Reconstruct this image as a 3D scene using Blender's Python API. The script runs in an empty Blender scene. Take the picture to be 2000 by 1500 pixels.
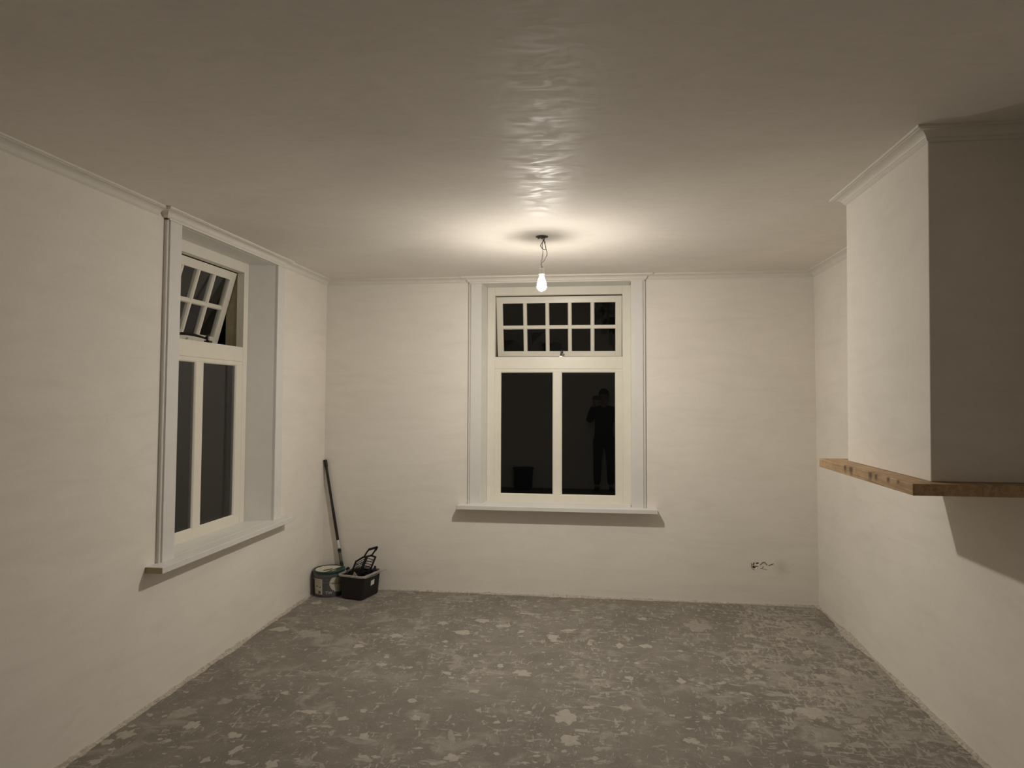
import bpy, bmesh, math, random
from mathutils import Vector, Matrix, noise

random.seed(7)
S = bpy.context.scene
COL = S.collection

# ------------------------------------------------------------------ camera, world, exposure
W, H = 4.144, 2.70            # room width and height; back wall at y=0, left wall at x=0
YREAR = -6.35
cam = bpy.data.cameras.new('camera'); cam_o = bpy.data.objects.new('camera', cam); COL.objects.link(cam_o)
cam.sensor_fit = 'HORIZONTAL'; cam.sensor_width = 36.0
cam.lens = 1309.64 / 2000 * 36
cam.shift_x = -2.66 / 2000; cam.shift_y = -30.32 / 2000
cam.clip_start = 0.02
yaw, pitch, roll = -0.12450, 0.04331, 0.00370
fw = Vector((math.sin(yaw) * math.cos(pitch), math.cos(yaw) * math.cos(pitch), math.sin(pitch)))
r0 = Vector((math.cos(yaw), -math.sin(yaw), 0)); u0 = r0.cross(fw)
r1 = math.cos(roll) * r0 + math.sin(roll) * u0; u1 = -math.sin(roll) * r0 + math.cos(roll) * u0
CAMLOC = Vector((2.3901, -5.6926, 1.6622))
m = Matrix((r1, u1, -fw)).transposed().to_4x4(); m.translation = CAMLOC
cam_o.matrix_world = m
S.camera = cam_o

world = bpy.data.worlds.new('night'); S.world = world; world.use_nodes = True
bg = world.node_tree.nodes['Background']
bg.inputs[0].default_value = (0.25, 0.30, 0.45, 1); bg.inputs[1].default_value = 0.0012
S.view_settings.view_transform = 'Standard'; S.view_settings.look = 'None'
S.view_settings.exposure = 0.0; S.view_settings.gamma = 1.0
try: S.view_settings.use_curve_mapping = False
except Exception: pass
BULB_STRENGTH = 2500.0
BULB_COLOR = (1.0, 0.93, 0.83)

# ------------------------------------------------------------------ materials
MAT = {}
def nodes_of(name):
    mt = bpy.data.materials.new(name); mt.use_nodes = True
    nt = mt.node_tree; b = nt.nodes['Principled BSDF']
    MAT[name] = mt
    return mt, nt, b
def N(nt, kind, **kw):
    n = nt.nodes.new(kind)
    for k, v in kw.items():
        if k.startswith('i_'): n.inputs[k[2:].replace('_', ' ')].default_value = v
        else: setattr(n, k, v)
    return n
def L(nt, a, b): nt.links.new(a, b)
def ramp(nt, fac, stops, interp='LINEAR'):
    r = nt.nodes.new('ShaderNodeValToRGB'); r.color_ramp.interpolation = interp
    while len(r.color_ramp.elements) < len(stops): r.color_ramp.elements.new(0.5)
    for e, (p, c) in zip(r.color_ramp.elements, stops):
        e.position = p; e.color = (*c, 1) if len(c) == 3 else c
    L(nt, fac, r.inputs[0]); return r.outputs[0]
def coords(nt, scale=(1, 1, 1), rot=(0, 0, 0)):
    t = N(nt, 'ShaderNodeTexCoord'); mp = N(nt, 'ShaderNodeMapping')
    mp.inputs['Scale'].default_value = scale; mp.inputs['Rotation'].default_value = rot
    L(nt, t.outputs['Object'], mp.inputs[0]); return mp.outputs[0]
def mix(nt, fac, a, b, mode='MIX'):
    n = N(nt, 'ShaderNodeMix', data_type='RGBA', blend_type=mode)
    for sock, v in ((n.inputs[0], fac), (n.inputs[6], a), (n.inputs[7], b)):
        if isinstance(v, (int, float)): sock.default_value = v
        elif isinstance(v, tuple): sock.default_value = (*v, 1)
        else: L(nt, v, sock)
    return n.outputs[2]
def bump(nt, b, height, strength, dist):
    n = N(nt, 'ShaderNodeBump'); n.inputs['Strength'].default_value = strength; n.inputs['Distance'].default_value = dist
    L(nt, height, n.inputs['Height']); L(nt, n.outputs[0], b.inputs['Normal'])
def noise_tex(nt, vec, scale, detail=4, rough=0.55, dist=0.0):
    n = N(nt, 'ShaderNodeTexNoise'); n.inputs['Scale'].default_value = scale; n.inputs['Detail'].default_value = detail
    n.inputs['Roughness'].default_value = rough; n.inputs['Distortion'].default_value = dist
    L(nt, vec, n.inputs['Vector']); return n.outputs['Fac']

def plain(name, col, rough=0.5, metal=0.0, var=0.06, scale=30, bmp=0.0, spec=0.5):
    mt, nt, b = nodes_of(name)
    v = coords(nt); f = noise_tex(nt, v, scale, 4)
    lo = tuple(c * (1 - var) for c in col); hi = tuple(min(1, c * (1 + var)) for c in col)
    L(nt, ramp(nt, f, [(0.3, lo), (0.7, hi)]), b.inputs['Base Color'])
    b.inputs['Roughness'].default_value = rough; b.inputs['Metallic'].default_value = metal
    b.inputs['Specular IOR Level'].default_value = spec
    if bmp: bump(nt, b, noise_tex(nt, v, scale * 3, 3), bmp, 0.002)
    return mt

def plaster(name, base, stretch, rough, bmp, sheen_var=0.0, contrast=0.05, spec=0.3, mscale=3.2):
    """hand-trowelled bare plaster: broad mottling, trowel streaks, faint relief"""
    mt, nt, b = nodes_of(name)
    v1 = coords(nt); v2 = coords(nt, stretch)
    big = noise_tex(nt, v1, 1.1, 5, 0.6, 0.6)
    mid = noise_tex(nt, v2, mscale, 6, 0.62, 1.2)
    fine = noise_tex(nt, v1, 55, 3, 0.6)
    c0 = ramp(nt, big, [(0.30, tuple(c * (1 - contrast) for c in base)), (0.70, tuple(min(1, c * (1 + contrast)) for c in base))])
    st = ramp(nt, mid, [(0.30, (0.945, 0.94, 0.93)), (0.50, (0.985, 0.985, 0.985)), (0.66, (1.0, 1.0, 1.0)), (0.74, (1.03, 1.03, 1.035))])
    c1 = mix(nt, 1.0, c0, st, 'MULTIPLY')
    c2 = mix(nt, 1.0, c1, ramp(nt, fine, [(0.3, (0.975, 0.975, 0.97)), (0.7, (1.0, 1.0, 1.0))]), 'MULTIPLY')
    L(nt, c2, b.inputs['Base Color'])
    if sheen_var:
        rr = ramp(nt, mid, [(0.35, (rough - sheen_var,) * 3), (0.65, (rough + sheen_var,) * 3)])
        L(nt, rr, b.inputs['Roughness'])
    else: b.inputs['Roughness'].default_value = rough
    b.inputs['Specular IOR Level'].default_value = spec
    hgt = mix(nt, 0.25, mid, fine)
    bump(nt, b, hgt, bmp, 0.012)
    return mt, nt, b, c2

plaster('wall_plaster', (0.868, 0.825, 0.762), (0.55, 0.55, 2.4), 0.8, 0.035, spec=0.15, contrast=0.035)
plaster('ceiling_plaster', (0.885, 0.837, 0.775), (1.0, 2.2, 1.0), 0.60, 0.055, sheen_var=0.20, spec=0.06, mscale=6.5)

# back wall: the same plaster with a faint brownish damp stain right of the knocked-out socket
mt, nt, b, c2 = plaster('wall_plaster_stained', (0.868, 0.825, 0.762), (0.5, 0.5, 2.8), 0.8, 0.045, spec=0.15, contrast=0.035)
t = N(nt, 'ShaderNodeTexCoord')
col = c2
for cx, cz, rad in ((3.86, 0.30, 0.07), (3.945, 0.325, 0.03), (3.915, 0.262, 0.035)):
    vm = N(nt, 'ShaderNodeVectorMath', operation='DISTANCE'); vm.inputs[1].default_value = (cx, 0, cz)
    L(nt, t.outputs['Object'], vm.inputs[0])
    wob = N(nt, 'ShaderNodeMath', operation='MULTIPLY_ADD'); wob.inputs[1].default_value = 0.07; 
    nz = noise_tex(nt, t.outputs['Object'], 30, 3); L(nt, nz, wob.inputs[0]); L(nt, vm.outputs['Value'], wob.inputs[2])
    fac = ramp(nt, wob.outputs[0], [(rad * 0.6, (0.30, 0.30, 0.30)), (rad * 1.6, (0, 0, 0))])
    col = mix(nt, fac, col, (0.40, 0.33, 0.22))
L(nt, col, b.inputs['Base Color'])

# concrete floor: grey screed, dusty plaster film, scrapes and specks
mt, nt, b = nodes_of('concrete_floor')
v = coords(nt); vs = coords(nt, (1.0, 2.2, 1.0), (0, 0, 0.5)); vs2 = coords(nt, (2.6, 0.8, 1.0), (0, 0, -0.35))
big = noise_tex(nt, v, 1.4, 6, 0.62, 0.5)
mid = noise_tex(nt, v, 7.0, 6, 0.65, 0.4)
grain = noise_tex(nt, v, 90, 3, 0.7)
c = ramp(nt, big, [(0.32, (0.195, 0.175, 0.148)), (0.55, (0.235, 0.213, 0.181)), (0.72, (0.275, 0.25, 0.214))])
c = mix(nt, 1.0, c, ramp(nt, mid, [(0.3, (0.86, 0.86, 0.86)), (0.7, (1.10, 1.10, 1.10))]), 'MULTIPLY')
c = mix(nt, 1.0, c, ramp(nt, grain, [(0.3, (0.86, 0.86, 0.86)), (0.7, (1.06, 1.06, 1.06))]), 'MULTIPLY')
zone0 = noise_tex(nt, v, 2.3, 4, 0.6)
sx = N(nt, 'ShaderNodeSeparateXYZ'); L(nt, N(nt, 'ShaderNodeTexCoord').outputs['Object'], sx.inputs[0])
mr = N(nt, 'ShaderNodeMapRange'); mr.inputs[1].default_value = 2.9; mr.inputs[2].default_value = 3.7; mr.inputs[3].default_value = 0.0; mr.inputs[4].default_value = 0.30; mr.interpolation_type = 'SMOOTHSTEP'
L(nt, sx.outputs[0], mr.inputs[0])
zn = N(nt, 'ShaderNodeMath', operation='ADD'); L(nt, zone0, zn.inputs[0]); L(nt, mr.outputs[0], zn.inputs[1]); zone = zn.outputs[0]
for vec, sc, th, wd, colr, amt in ((vs, 9.0, 0.600, 0.07, (0.40, 0.37, 0.325), 0.8), (vs2, 15.0, 0.63, 0.03, (0.43, 0.40, 0.35), 0.75),
                              (v, 34.0, 0.66, 0.03, (0.44, 0.405, 0.355), 0.7), (v, 5.0, 0.56, 0.12, (0.335, 0.31, 0.27), 0.75)):
    f = noise_tex(nt, vec, sc, 5, 0.6, 0.8)
    fz = N(nt, 'ShaderNodeMath', operation='MULTIPLY_ADD'); fz.inputs[1].default_value = 0.22; L(nt, zone, fz.inputs[0]); L(nt, f, fz.inputs[2])
    fac = ramp(nt, fz.outputs[0], [(th + 0.095, (0, 0, 0)), (th + 0.095 + wd, (amt,) * 3)])
    c = mix(nt, fac, c, colr)
dk = noise_tex(nt, v, 48, 2, 0.5)
c = mix(nt, ramp(nt, dk, [(0.235, (0.7, 0.7, 0.7)), (0.26, (0, 0, 0))]), c, (0.10, 0.085, 0.07))
L(nt, c, b.inputs['Base Color']); b.inputs['Roughness'].default_value = 0.72; b.inputs['Specular IOR Level'].default_value = 0.35
bump(nt, b, mix(nt, 0.5, mid, grain), 0.35, 0.006)

plain('splat_plaster', (0.42, 0.387, 0.337), 0.85, 0, 0.10, 40, 0.2, 0.2)
plain('splat_thin', (0.335, 0.308, 0.267), 0.85, 0, 0.12, 40, 0.2, 0.2)
plain('rough_mortar', (0.50, 0.455, 0.39), 0.95, 0, 0.28, 60, 0.6, 0.1)
plain('dark_mortar', (0.20, 0.155, 0.11), 0.95, 0, 0.35, 90, 0.6, 0.1)
plain('cornice_white', (0.80, 0.765, 0.70), 0.55, 0, 0.02, 12, 0.02)
plain('casing_white', (0.76, 0.745, 0.715), 0.42, 0, 0.02, 14, 0.02)
plain('frame_cream', (0.80, 0.765, 0.67), 0.38, 0, 0.02, 14, 0.02)
plain('bare_olive', (0.30, 0.27, 0.17), 0.8, 0, 0.12, 25, 0.1)
plain('bare_mdf', (0.42, 0.35, 0.20), 0.8, 0, 0.08, 40, 0.05)
plain('brown_wood', (0.16, 0.10, 0.055), 0.8, 0, 0.15, 40, 0.05)
plain('black_iron', (0.02, 0.018, 0.018), 0.35, 0.6, 0.2, 60)
plain('steel', (0.45, 0.43, 0.42), 0.3, 0.9, 0.1, 60)
plain('plate_grey', (0.10, 0.095, 0.09), 0.6, 0.2, 0.2, 60)
plain('bucket_grey', (0.105, 0.105, 0.112), 0.45, 0, 0.05, 30)
plain('bucket_rimgrey', (0.14, 0.14, 0.14), 0.5, 0, 0.05, 30)
plain('lid_green', (0.012, 0.045, 0.036), 0.4, 0, 0.1, 30)
plain('lid_greengrey', (0.085, 0.115, 0.095), 0.5, 0, 0.1, 30)
plain('label_cream', (0.62, 0.59, 0.49), 0.6, 0, 0.04, 30)
plain('label_white', (0.70, 0.68, 0.64), 0.6, 0, 0.03, 30)
plain('label_brown', (0.10, 0.06, 0.035), 0.6, 0, 0.1, 30)
plain('print_dark', (0.06, 0.055, 0.05), 0.6, 0, 0.1, 30)
plain('print_pale', (0.30, 0.27, 0.22), 0.6, 0, 0.1, 30)
plain('tub_black', (0.007, 0.0065, 0.007), 0.6, 0, 0.3, 20, 0.1)
plain('tub_rim', (0.36, 0.33, 0.30), 0.7, 0, 0.22, 40, 0.2)
plain('tool_black', (0.010, 0.010, 0.012), 0.45, 0, 0.2, 40)
plain('tool_purple', (0.022, 0.015, 0.045), 0.5, 0, 0.2, 40)
plain('tool_grey', (0.15, 0.14, 0.115), 0.6, 0, 0.2, 40)
plain('tan_wood', (0.42, 0.27, 0.15), 0.7, 0, 0.15, 40)
plain('pole_green', (0.030, 0.038, 0.034), 0.35, 0.3, 0.1, 30)
plain('pole_maroon', (0.030, 0.018, 0.017), 0.4, 0.2, 0.1, 30)
plain('pole_sleeve', (0.055, 0.06, 0.055), 0.4, 0.2, 0.1, 30)
plain('socket_white', (0.93, 0.925, 0.91), 0.35, 0, 0.02, 40)
plain('wire_grey', (0.20, 0.18, 0.17), 0.5, 0, 0.1, 60)
plain('wire_white', (0.55, 0.53, 0.50), 0.5, 0, 0.1, 60)
plain('coat_dark', (0.012, 0.012, 0.016), 0.85, 0, 0.2, 40, 0.2)
plain('trouser_dark', (0.014, 0.015, 0.022), 0.85, 0, 0.2, 40, 0.2)
plain('skin_tone', (0.45, 0.28, 0.20), 0.5, 0, 0.06, 20)
plain('hair_dark', (0.02, 0.014, 0.010), 0.6, 0, 0.3, 80, 0.4)
plain('eye_white', (0.7, 0.68, 0.65), 0.3, 0, 0.02, 20)
plain('mouth_red', (0.32, 0.13, 0.11), 0.5, 0, 0.06, 20)

# oak board: long grain, darker rays and knots
mt, nt, b = nodes_of('oak')
v = coords(nt, (30, 1.6, 30)); vk = coords(nt)
g = noise_tex(nt, v, 2.0, 8, 0.65, 0.9); g2 = noise_tex(nt, vk, 9, 4, 0.6, 1.0)
c = ramp(nt, g, [(0.28, (0.33, 0.20, 0.10)), (0.5, (0.52, 0.35, 0.195)), (0.72, (0.60, 0.43, 0.265))])
c = mix(nt, 1.0, c, ramp(nt, g2, [(0.25, (0.72, 0.68, 0.62)), (0.6, (1, 1, 1))]), 'MULTIPLY')
t = N(nt, 'ShaderNodeTexCoord')
for ky, kz, kr in ((-2.30, 1.333, 0.016), (-2.375, 1.332, 0.020), (-2.60, 1.333, 0.018), (-2.66, 1.331, 0.015), (-2.78, 1.336, 0.014), (-2.87, 1.338, 0.012)):
    vm = N(nt, 'ShaderNodeVectorMath', operation='DISTANCE'); vm.inputs[1].default_value = (3.564 - 3.85, ky + 2.4585, kz - 1.3)
    L(nt, t.outputs['Object'], vm.inputs[0])
    wob = N(nt, 'ShaderNodeMath', operation='MULTIPLY_ADD'); wob.inputs[1].default_value = 0.014
    L(nt, noise_tex(nt, vk, 60, 3), wob.inputs[0]); L(nt, vm.outputs['Value'], wob.inputs[2])
    c = mix(nt, ramp(nt, wob.outputs[0], [(kr * 0.75, (0.9,) * 3), (kr * 2.0, (0, 0, 0))]), c, (0.085, 0.045, 0.018))
L(nt, c, b.inputs['Base Color']); b.inputs['Roughness'].default_value = 0.6
bump(nt, b, g, 0.15, 0.002)

# window glass: clear pane, both surfaces reflecting
mt, nt, b = nodes_of('window_glass')
nt.nodes.remove(b)
out = nt.nodes['Material Output']
fr = N(nt, 'ShaderNodeFresnel'); fr.inputs['IOR'].default_value = 1.5
tr = N(nt, 'ShaderNodeBsdfTransparent'); tr.inputs[0].default_value = (0.93, 0.95, 0.94, 1)
gl = N(nt, 'ShaderNodeBsdfGlossy'); gl.inputs['Roughness'].default_value = 0.0; gl.inputs[0].default_value = (1, 1, 1, 1)
dustn = noise_tex(nt, coords(nt), 70, 2, 0.5)
df = N(nt, 'ShaderNodeBsdfDiffuse'); df.inputs[0].default_value = (0.5, 0.5, 0.48, 1)
ms = N(nt, 'ShaderNodeMixShader'); L(nt, fr.outputs[0], ms.inputs[0]); L(nt, tr.outputs[0], ms.inputs[1]); L(nt, gl.outputs[0], ms.inputs[2])
ms2 = N(nt, 'ShaderNodeMixShader'); L(nt, ramp(nt, dustn, [(0.76, (0.004,) * 3), (0.80, (0.12,) * 3)]), ms2.inputs[0])
L(nt, ms.outputs[0], ms2.inputs[1]); L(nt, df.outputs[0], ms2.inputs[2]); L(nt, ms2.outputs[0], out.inputs['Surface'])

# lit bulb envelope
mt, nt, b = nodes_of('bulb_glow')
b.inputs['Base Color'].default_value = (0.9, 0.9, 0.88, 1)
b.inputs['Emission Color'].default_value = (*BULB_COLOR, 1); b.inputs['Emission Strength'].default_value = BULB_STRENGTH

# upper part of the bulb: frosted plastic that lets a little of the light through
mt, nt, b = nodes_of('bulb_neck_glow')
b.inputs['Base Color'].default_value = (0.9, 0.9, 0.88, 1)
b.inputs['Emission Color'].default_value = (*BULB_COLOR, 1); b.inputs['Emission Strength'].default_value = BULB_STRENGTH * 0.02

# ------------------------------------------------------------------ mesh helpers
class MB:
    def __init__(s): s.v = []; s.f = []
    def add(s, vs, fs):
        o = len(s.v); s.v += [Vector(p) for p in vs]; s.f += [tuple(i + o for i in f) for f in fs]; return s
    def box(s, a, b):
        (x0, y0, z0), (x1, y1, z1) = [(min(p), max(p)) for p in zip(a, b)] and (tuple(map(min, a, b)), tuple(map(max, a, b)))
        return s.add([(x0, y0, z0), (x1, y0, z0), (x1, y1, z0), (x0, y1, z0), (x0, y0, z1), (x1, y0, z1), (x1, y1, z1), (x0, y1, z1)],
                     [(0, 3, 2, 1), (4, 5, 6, 7), (0, 1, 5, 4), (1, 2, 6, 5), (2, 3, 7, 6), (3, 0, 4, 7)])
    def prism(s, poly, vec):
        """poly: list of 3D points (planar), extruded along vec"""
        n = len(poly); vec = Vector(vec)
        vs = [Vector(p) for p in poly] + [Vector(p) + vec for p in poly]
        return s.add(vs, [tuple(range(n))[::-1], tuple(range(n, 2 * n))] + [(i, (i + 1) % n, n + (i + 1) % n, n + i) for i in range(n)])
    def tube(s, pts, r, seg=10, caps=True):
        pts = [Vector(p) for p in pts]; rs = r if isinstance(r, (list, tuple)) else [r] * len(pts)
        rings = []; ref = None
        for i, p in enumerate(pts):
            d = (pts[min(i + 1, len(pts) - 1)] - pts[max(i - 1, 0)]).normalized()
            if ref is None: ref = d.orthogonal().normalized()
            ref = (ref - d * ref.dot(d)).normalized(); b2 = d.cross(ref)
            rings.append([p + rs[i] * (math.cos(a) * ref + math.sin(a) * b2) for a in [2 * math.pi * k / seg for k in range(seg)]])
        vs = [q for rg in rings for q in rg]; fs = []
        for i in range(len(pts) - 1):
            for k in range(seg):
                k2 = (k + 1) % seg
                fs.append((i * seg + k, i * seg + k2, (i + 1) * seg + k2, (i + 1) * seg + k))
        if caps: fs += [tuple(range(seg))[::-1], tuple(range((len(pts) - 1) * seg, len(pts) * seg))]
        return s.add(vs, fs)
    def lathe(s, c, prof, seg=32, cap0=True, cap1=True):
        """prof: (radius, z) list"""
        c = Vector(c); vs = []; fs = []
        for r, z in prof:
            vs += [c + Vector((r * math.cos(2 * math.pi * k / seg), r * math.sin(2 * math.pi * k / seg), z)) for k in range(seg)]
        for i in range(len(prof) - 1):
            for k in range(seg):
                k2 = (k + 1) % seg
                fs.append((i * seg + k, i * seg + k2, (i + 1) * seg + k2, (i + 1) * seg + k))
        if cap0: fs.append(tuple(range(seg))[::-1])
        if cap1: fs.append(tuple(range((len(prof) - 1) * seg, len(prof) * seg)))
        return s.add(vs, fs)
    def xf(s, fn): s.v = [Vector(fn(p)) for p in s.v]; return s
    def build(s, name, mat, parent=None, origin=None, smooth=False, bevel=0.0, recalc=True):
        if parent is not None: org = world_loc(parent)
        else: org = Vector(origin) if origin is not None else Vector((0, 0, 0))
        me = bpy.data.meshes.new(name)
        me.from_pydata([p - org for p in s.v], [], s.f); me.update()
        if recalc:
            bm = bmesh.new(); bm.from_mesh(me); bmesh.ops.recalc_face_normals(bm, faces=bm.faces); bm.to_mesh(me); bm.free()
        if smooth:
            for p in me.polygons: p.use_smooth = True
        o = bpy.data.objects.new(name, me); COL.objects.link(o)
        me.materials.append(MAT[mat])
        if parent is not None: o.parent = parent
        else: o.location = org
        if bevel:
            md = o.modifiers.new('edge', 'BEVEL'); md.width = bevel; md.segments = 2; md.limit_method = 'ANGLE'; md.angle_limit = math.radians(40)
        return o
def world_loc(o):
    p = Vector(o.location)
    while o.parent is not None: o = o.parent; p += Vector(o.location)
    return p
def empty(name, loc, **props):
    o = bpy.data.objects.new(name, None); COL.objects.link(o); o.location = loc; o.empty_display_size = 0.05
    for k, v in props.items(): o[k] = v
    return o
def tag(o, label=None, cat=None, group=None, kind=None):
    if label: o['label'] = label
    if cat: o['category'] = cat
    if group: o['group'] = group
    if kind: o['kind'] = kind
    return o
def struct(o, label, cat='structure'): return tag(o, label, cat, kind='structure')

def wall_slab(ax, pos, thick, u0, u1, z0, z1, holes, du=None):
    """slab wall: ax 0 -> plane x=pos, ax 1 -> plane y=pos; thick goes outwards (signed); holes (u0,u1,z0,z1)"""
    us = sorted({u0, u1, *[h[0] for h in holes], *[h[1] for h in holes]}); zs = sorted({z0, z1, *[h[2] for h in holes], *[h[3] for h in holes]})
    def P(u, z, t): return (pos + t, u, z) if ax == 0 else (u, pos + t, z)
    solid = lambda i, j: 0 <= i < len(us) - 1 and 0 <= j < len(zs) - 1 and not any(h[0] <= us[i] < h[1] and h[2] <= zs[j] < h[3] for h in holes)
    b = MB()
    for i in range(len(us) - 1):
        for j in range(len(zs) - 1):
            if not solid(i, j): continue
            a, c, d, e = us[i], us[i + 1], zs[j], zs[j + 1]
            for t in (0, thick): b.add([P(a, d, t), P(c, d, t), P(c, e, t), P(a, e, t)], [(0, 1, 2, 3)])
            if not solid(i - 1, j): b.add([P(a, d, 0), P(a, e, 0), P(a, e, thick), P(a, d, thick)], [(0, 1, 2, 3)])
            if not solid(i + 1, j): b.add([P(c, d, 0), P(c, e, 0), P(c, e, thick), P(c, d, thick)], [(0, 1, 2, 3)])
            if not solid(i, j - 1): b.add([P(a, d, 0), P(c, d, 0), P(c, d, thick), P(a, d, thick)], [(0, 1, 2, 3)])
            if not solid(i, j + 1): b.add([P(a, e, 0), P(c, e, 0), P(c, e, thick), P(a, e, thick)], [(0, 1, 2, 3)])
    # weld
    key = {}; vs = []; mp = []
    for p in b.v:
        k = (round(p.x, 5), round(p.y, 5), round(p.z, 5))
        if k not in key: key[k] = len(vs); vs.append(p)
        mp.append(key[k])
    b.v = vs; b.f = [tuple(mp[i] for i in f) for f in b.f]
    return b

# ------------------------------------------------------------------ room shell
TH = 0.30
HOLE1 = (-2.225, -0.955, 0.72, 2.655)     # left window opening (y0,y1,z0,z1)
HOLE2 = (1.385, 2.690, 0.72, 2.655)       # back window opening (x0,x1,z0,z1)
SOCK = (3.632, 3.690, 0.284, 0.338)       # knocked-out socket
floor = MB().box((-TH, YREAR - 0.15, -0.12), (W + TH, TH, 0)).build('floor', 'concrete_floor')
struct(floor, 'bare grey concrete floor spattered with pale plaster')
ceil = MB().box((-TH, YREAR - 0.15, H), (W + TH, TH, H + 0.12)).build('ceiling', 'ceiling_plaster')
struct(ceil, 'skimmed plaster ceiling with trowel sheen around the bulb')
wl = wall_slab(0, 0.0, -TH, YREAR, 0.0, 0, H, [HOLE1]).build('wall_left', 'wall_plaster')
struct(wl, 'bare beige plaster wall around the left window')
wb = wall_slab(1, 0.0, TH, -TH, W + TH, 0, H, [HOLE2, SOCK]).build('wall_back', 'wall_plaster_stained')
struct(wb, 'bare beige plaster end wall around the far window')
wr = wall_slab(0, W, TH, YREAR, 0.0, 0, H, []).build('wall_right', 'wall_plaster')
struct(wr, 'bare beige plaster wall behind the oak shelf')
wre = wall_slab(1, YREAR, -0.15, -TH, W + TH, 0, H, []).build('wall_rear', 'wall_plaster')
struct(wre, 'plain plaster wall behind the photographer')

# hanging chimney breast (box over the oak board)
BX, BN, BF, BZ = 3.66, -2.965, -2.106, 1.345
cb = MB().box((BX, BN, BZ), (W, BF, H)).xf(lambda p: (p.x, p.y + (0.040 if p.z < 1.5 else 0.0), p.z)).build('wall_chimney_breast', 'wall_plaster', origin=(3.9, -2.52, BZ), bevel=0.004)
struct(cb, 'plastered chimney breast hanging above the oak board')

# ------------------------------------------------------------------ cornices (swept profile, mitred)
PROF = [(0.0, 0.0465), (0.002, 0.0465), (0.0115, 0.0375), (0.0115, 0.0325), (0.0145, 0.0325), (0.0145, 0.0310), (0.0165, 0.0270), (0.0210, 0.0215), (0.0280, 0.0170), (0.0360, 0.0142), (0.0450, 0.0128), (0.0540, 0.0125), (0.0540, 0.0095), (0.063, 0.0095), (0.063, 0.0), (0.0, 0.0)]
def cornice(path, side, zc=H, prof=PROF):
    """path in plan along the wall line; side=+1: profile grows to the left of travel, -1: right"""
    pts = [Vector(p) for p in path]; n = len(pts); offs = []
    for i in range(n):
        ds = []
        if i > 0: ds.append((pts[i] - pts[i - 1]).normalized())
        if i < n - 1: ds.append((pts[i + 1] - pts[i]).normalized())
        ns = [Vector((-d.y, d.x)) * side for d in ds]
        o = ns[0] if len(ns) == 1 else (ns[0] + ns[1]) / (1 + ns[0].dot(ns[1]))
        offs.append(o)
    b = MB(); k = len(prof); vs = []; fs = []
    for p, o in zip(pts, offs):
        vs += [(p.x + o.x * u, p.y + o.y * u, zc - v) for u, v in prof]
    for i in range(n - 1):
        for j in range(k):
            j2 = (j + 1) % k; fs.append((i * k + j, i * k + j2, (i + 1) * k + j2, (i + 1) * k + j))
    fs += [tuple(range(k)), tuple(range((n - 1) * k, n * k))[::-1]]
    return b.add(vs, fs)
E1 = 0.001
trims = [
 ('trim_1', cornice([(0, YREAR), (0, -2.322)], -1), 'white cornice along the left wall, nearer than the window'),
 ('trim_2', cornice([(0, -0.90), (0, 0)], -1), 'short white cornice on the left wall between window and corner'),
 ('trim_3', cornice([(0, 0), (1.30, 0)], -1), 'white cornice on the back wall left of the far window'),
 ('trim_4', cornice([(2.78, 0), (W, 0)], -1), 'white cornice on the back wall right of the far window'),
 ('trim_5', cornice([(W, 0), (W, BF)], -1), 'white cornice on the right wall beyond the chimney breast'),
 ('trim_6', cornice([(W, BF), (BX, BF), (BX, BN), (W, BN)], -1), 'white cornice wrapping the top of the chimney breast'),
 ('trim_7', cornice([(W, BN), (W, YREAR)], -1), 'white cornice on the right wall nearer than the chimney breast'),
 ('trim_8', cornice([(0.0, -2.275), (0.022, -2.275), (0.022, -0.889), (0.0, -0.889)], -1, H - 0.0005), 'white cornice stepping forward over the left window'),
 ('trim_9', cornice([(1.290, 0.0), (1.290, -0.022), (2.787, -0.022), (2.787, 0.0)], -1, H - 0.0005), 'white cornice stepping forward over the far window'),
]
for nme, b_, lab in trims:
    o = b_.build(nme, 'cornice_white'); struct(o, lab, 'cornice')

# rough plaster ridge left along the foot of the walls
def ridge(name, p0, p1, nrm, w, h, lab, n=220, seed=0):
    p0 = Vector(p0); p1 = Vector(p1); nrm = Vector(nrm); b = MB(); vs = []; fs = []
    rows = 5
    for i in range(n + 1):
        t = i / n; q = p0.lerp(p1, t); s = (p1 - p0).length * t
        amp = 0.35 + 0.9 * max(0, noise.noise(Vector((s * 2.1 + seed, seed, 0))) + 0.35)
        for j in range(rows):
            u = j / (rows - 1)
            jx = 0.5 + 0.8 * noise.noise(Vector((s * 14, j * 3.1, seed))) + 0.4 * noise.noise(Vector((s * 45, j * 5.1, seed + 4)))
            ww = w * amp * u * (0.8 + 0.6 * jx)
            hh = h * amp * (1 - u) ** 1.3 * (0.55 + 0.7 * jx)
            if j == rows - 1: hh = 0.0
            v = q + nrm * (0.0005 + max(0, ww)); vs.append((v.x, v.y, max(0.0002, hh)))
    for i in range(n):
        for j in range(rows - 1):
            fs.append((i * rows + j, i * rows + j + 1, (i + 1) * rows + j + 1, (i + 1) * rows + j))
    # back and bottom so the strip is solid
    m0 = len(vs)
    for i in range(n + 1):
        q = p0.lerp(p1, i / n); vs.append((q.x, q.y, 0.0))
    for i in range(n):
        fs.append((m0 + i, i * rows, (i + 1) * rows, m0 + i + 1)); fs.append((m0 + i, m0 + i + 1, (i + 1) * rows + rows - 1, i * rows + rows - 1))
    b.add(vs, fs)
    return tag(b.build(name, 'rough_mortar'), lab, 'plaster ridge', kind='structure')
ridge('trim_10', (0.0, -4.2, 0), (0.0, 0.0, 0), (1, 0, 0), 0.030, 0.022, 'crumbly plaster ridge at the foot of the left wall', 420, 1.0)
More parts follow.
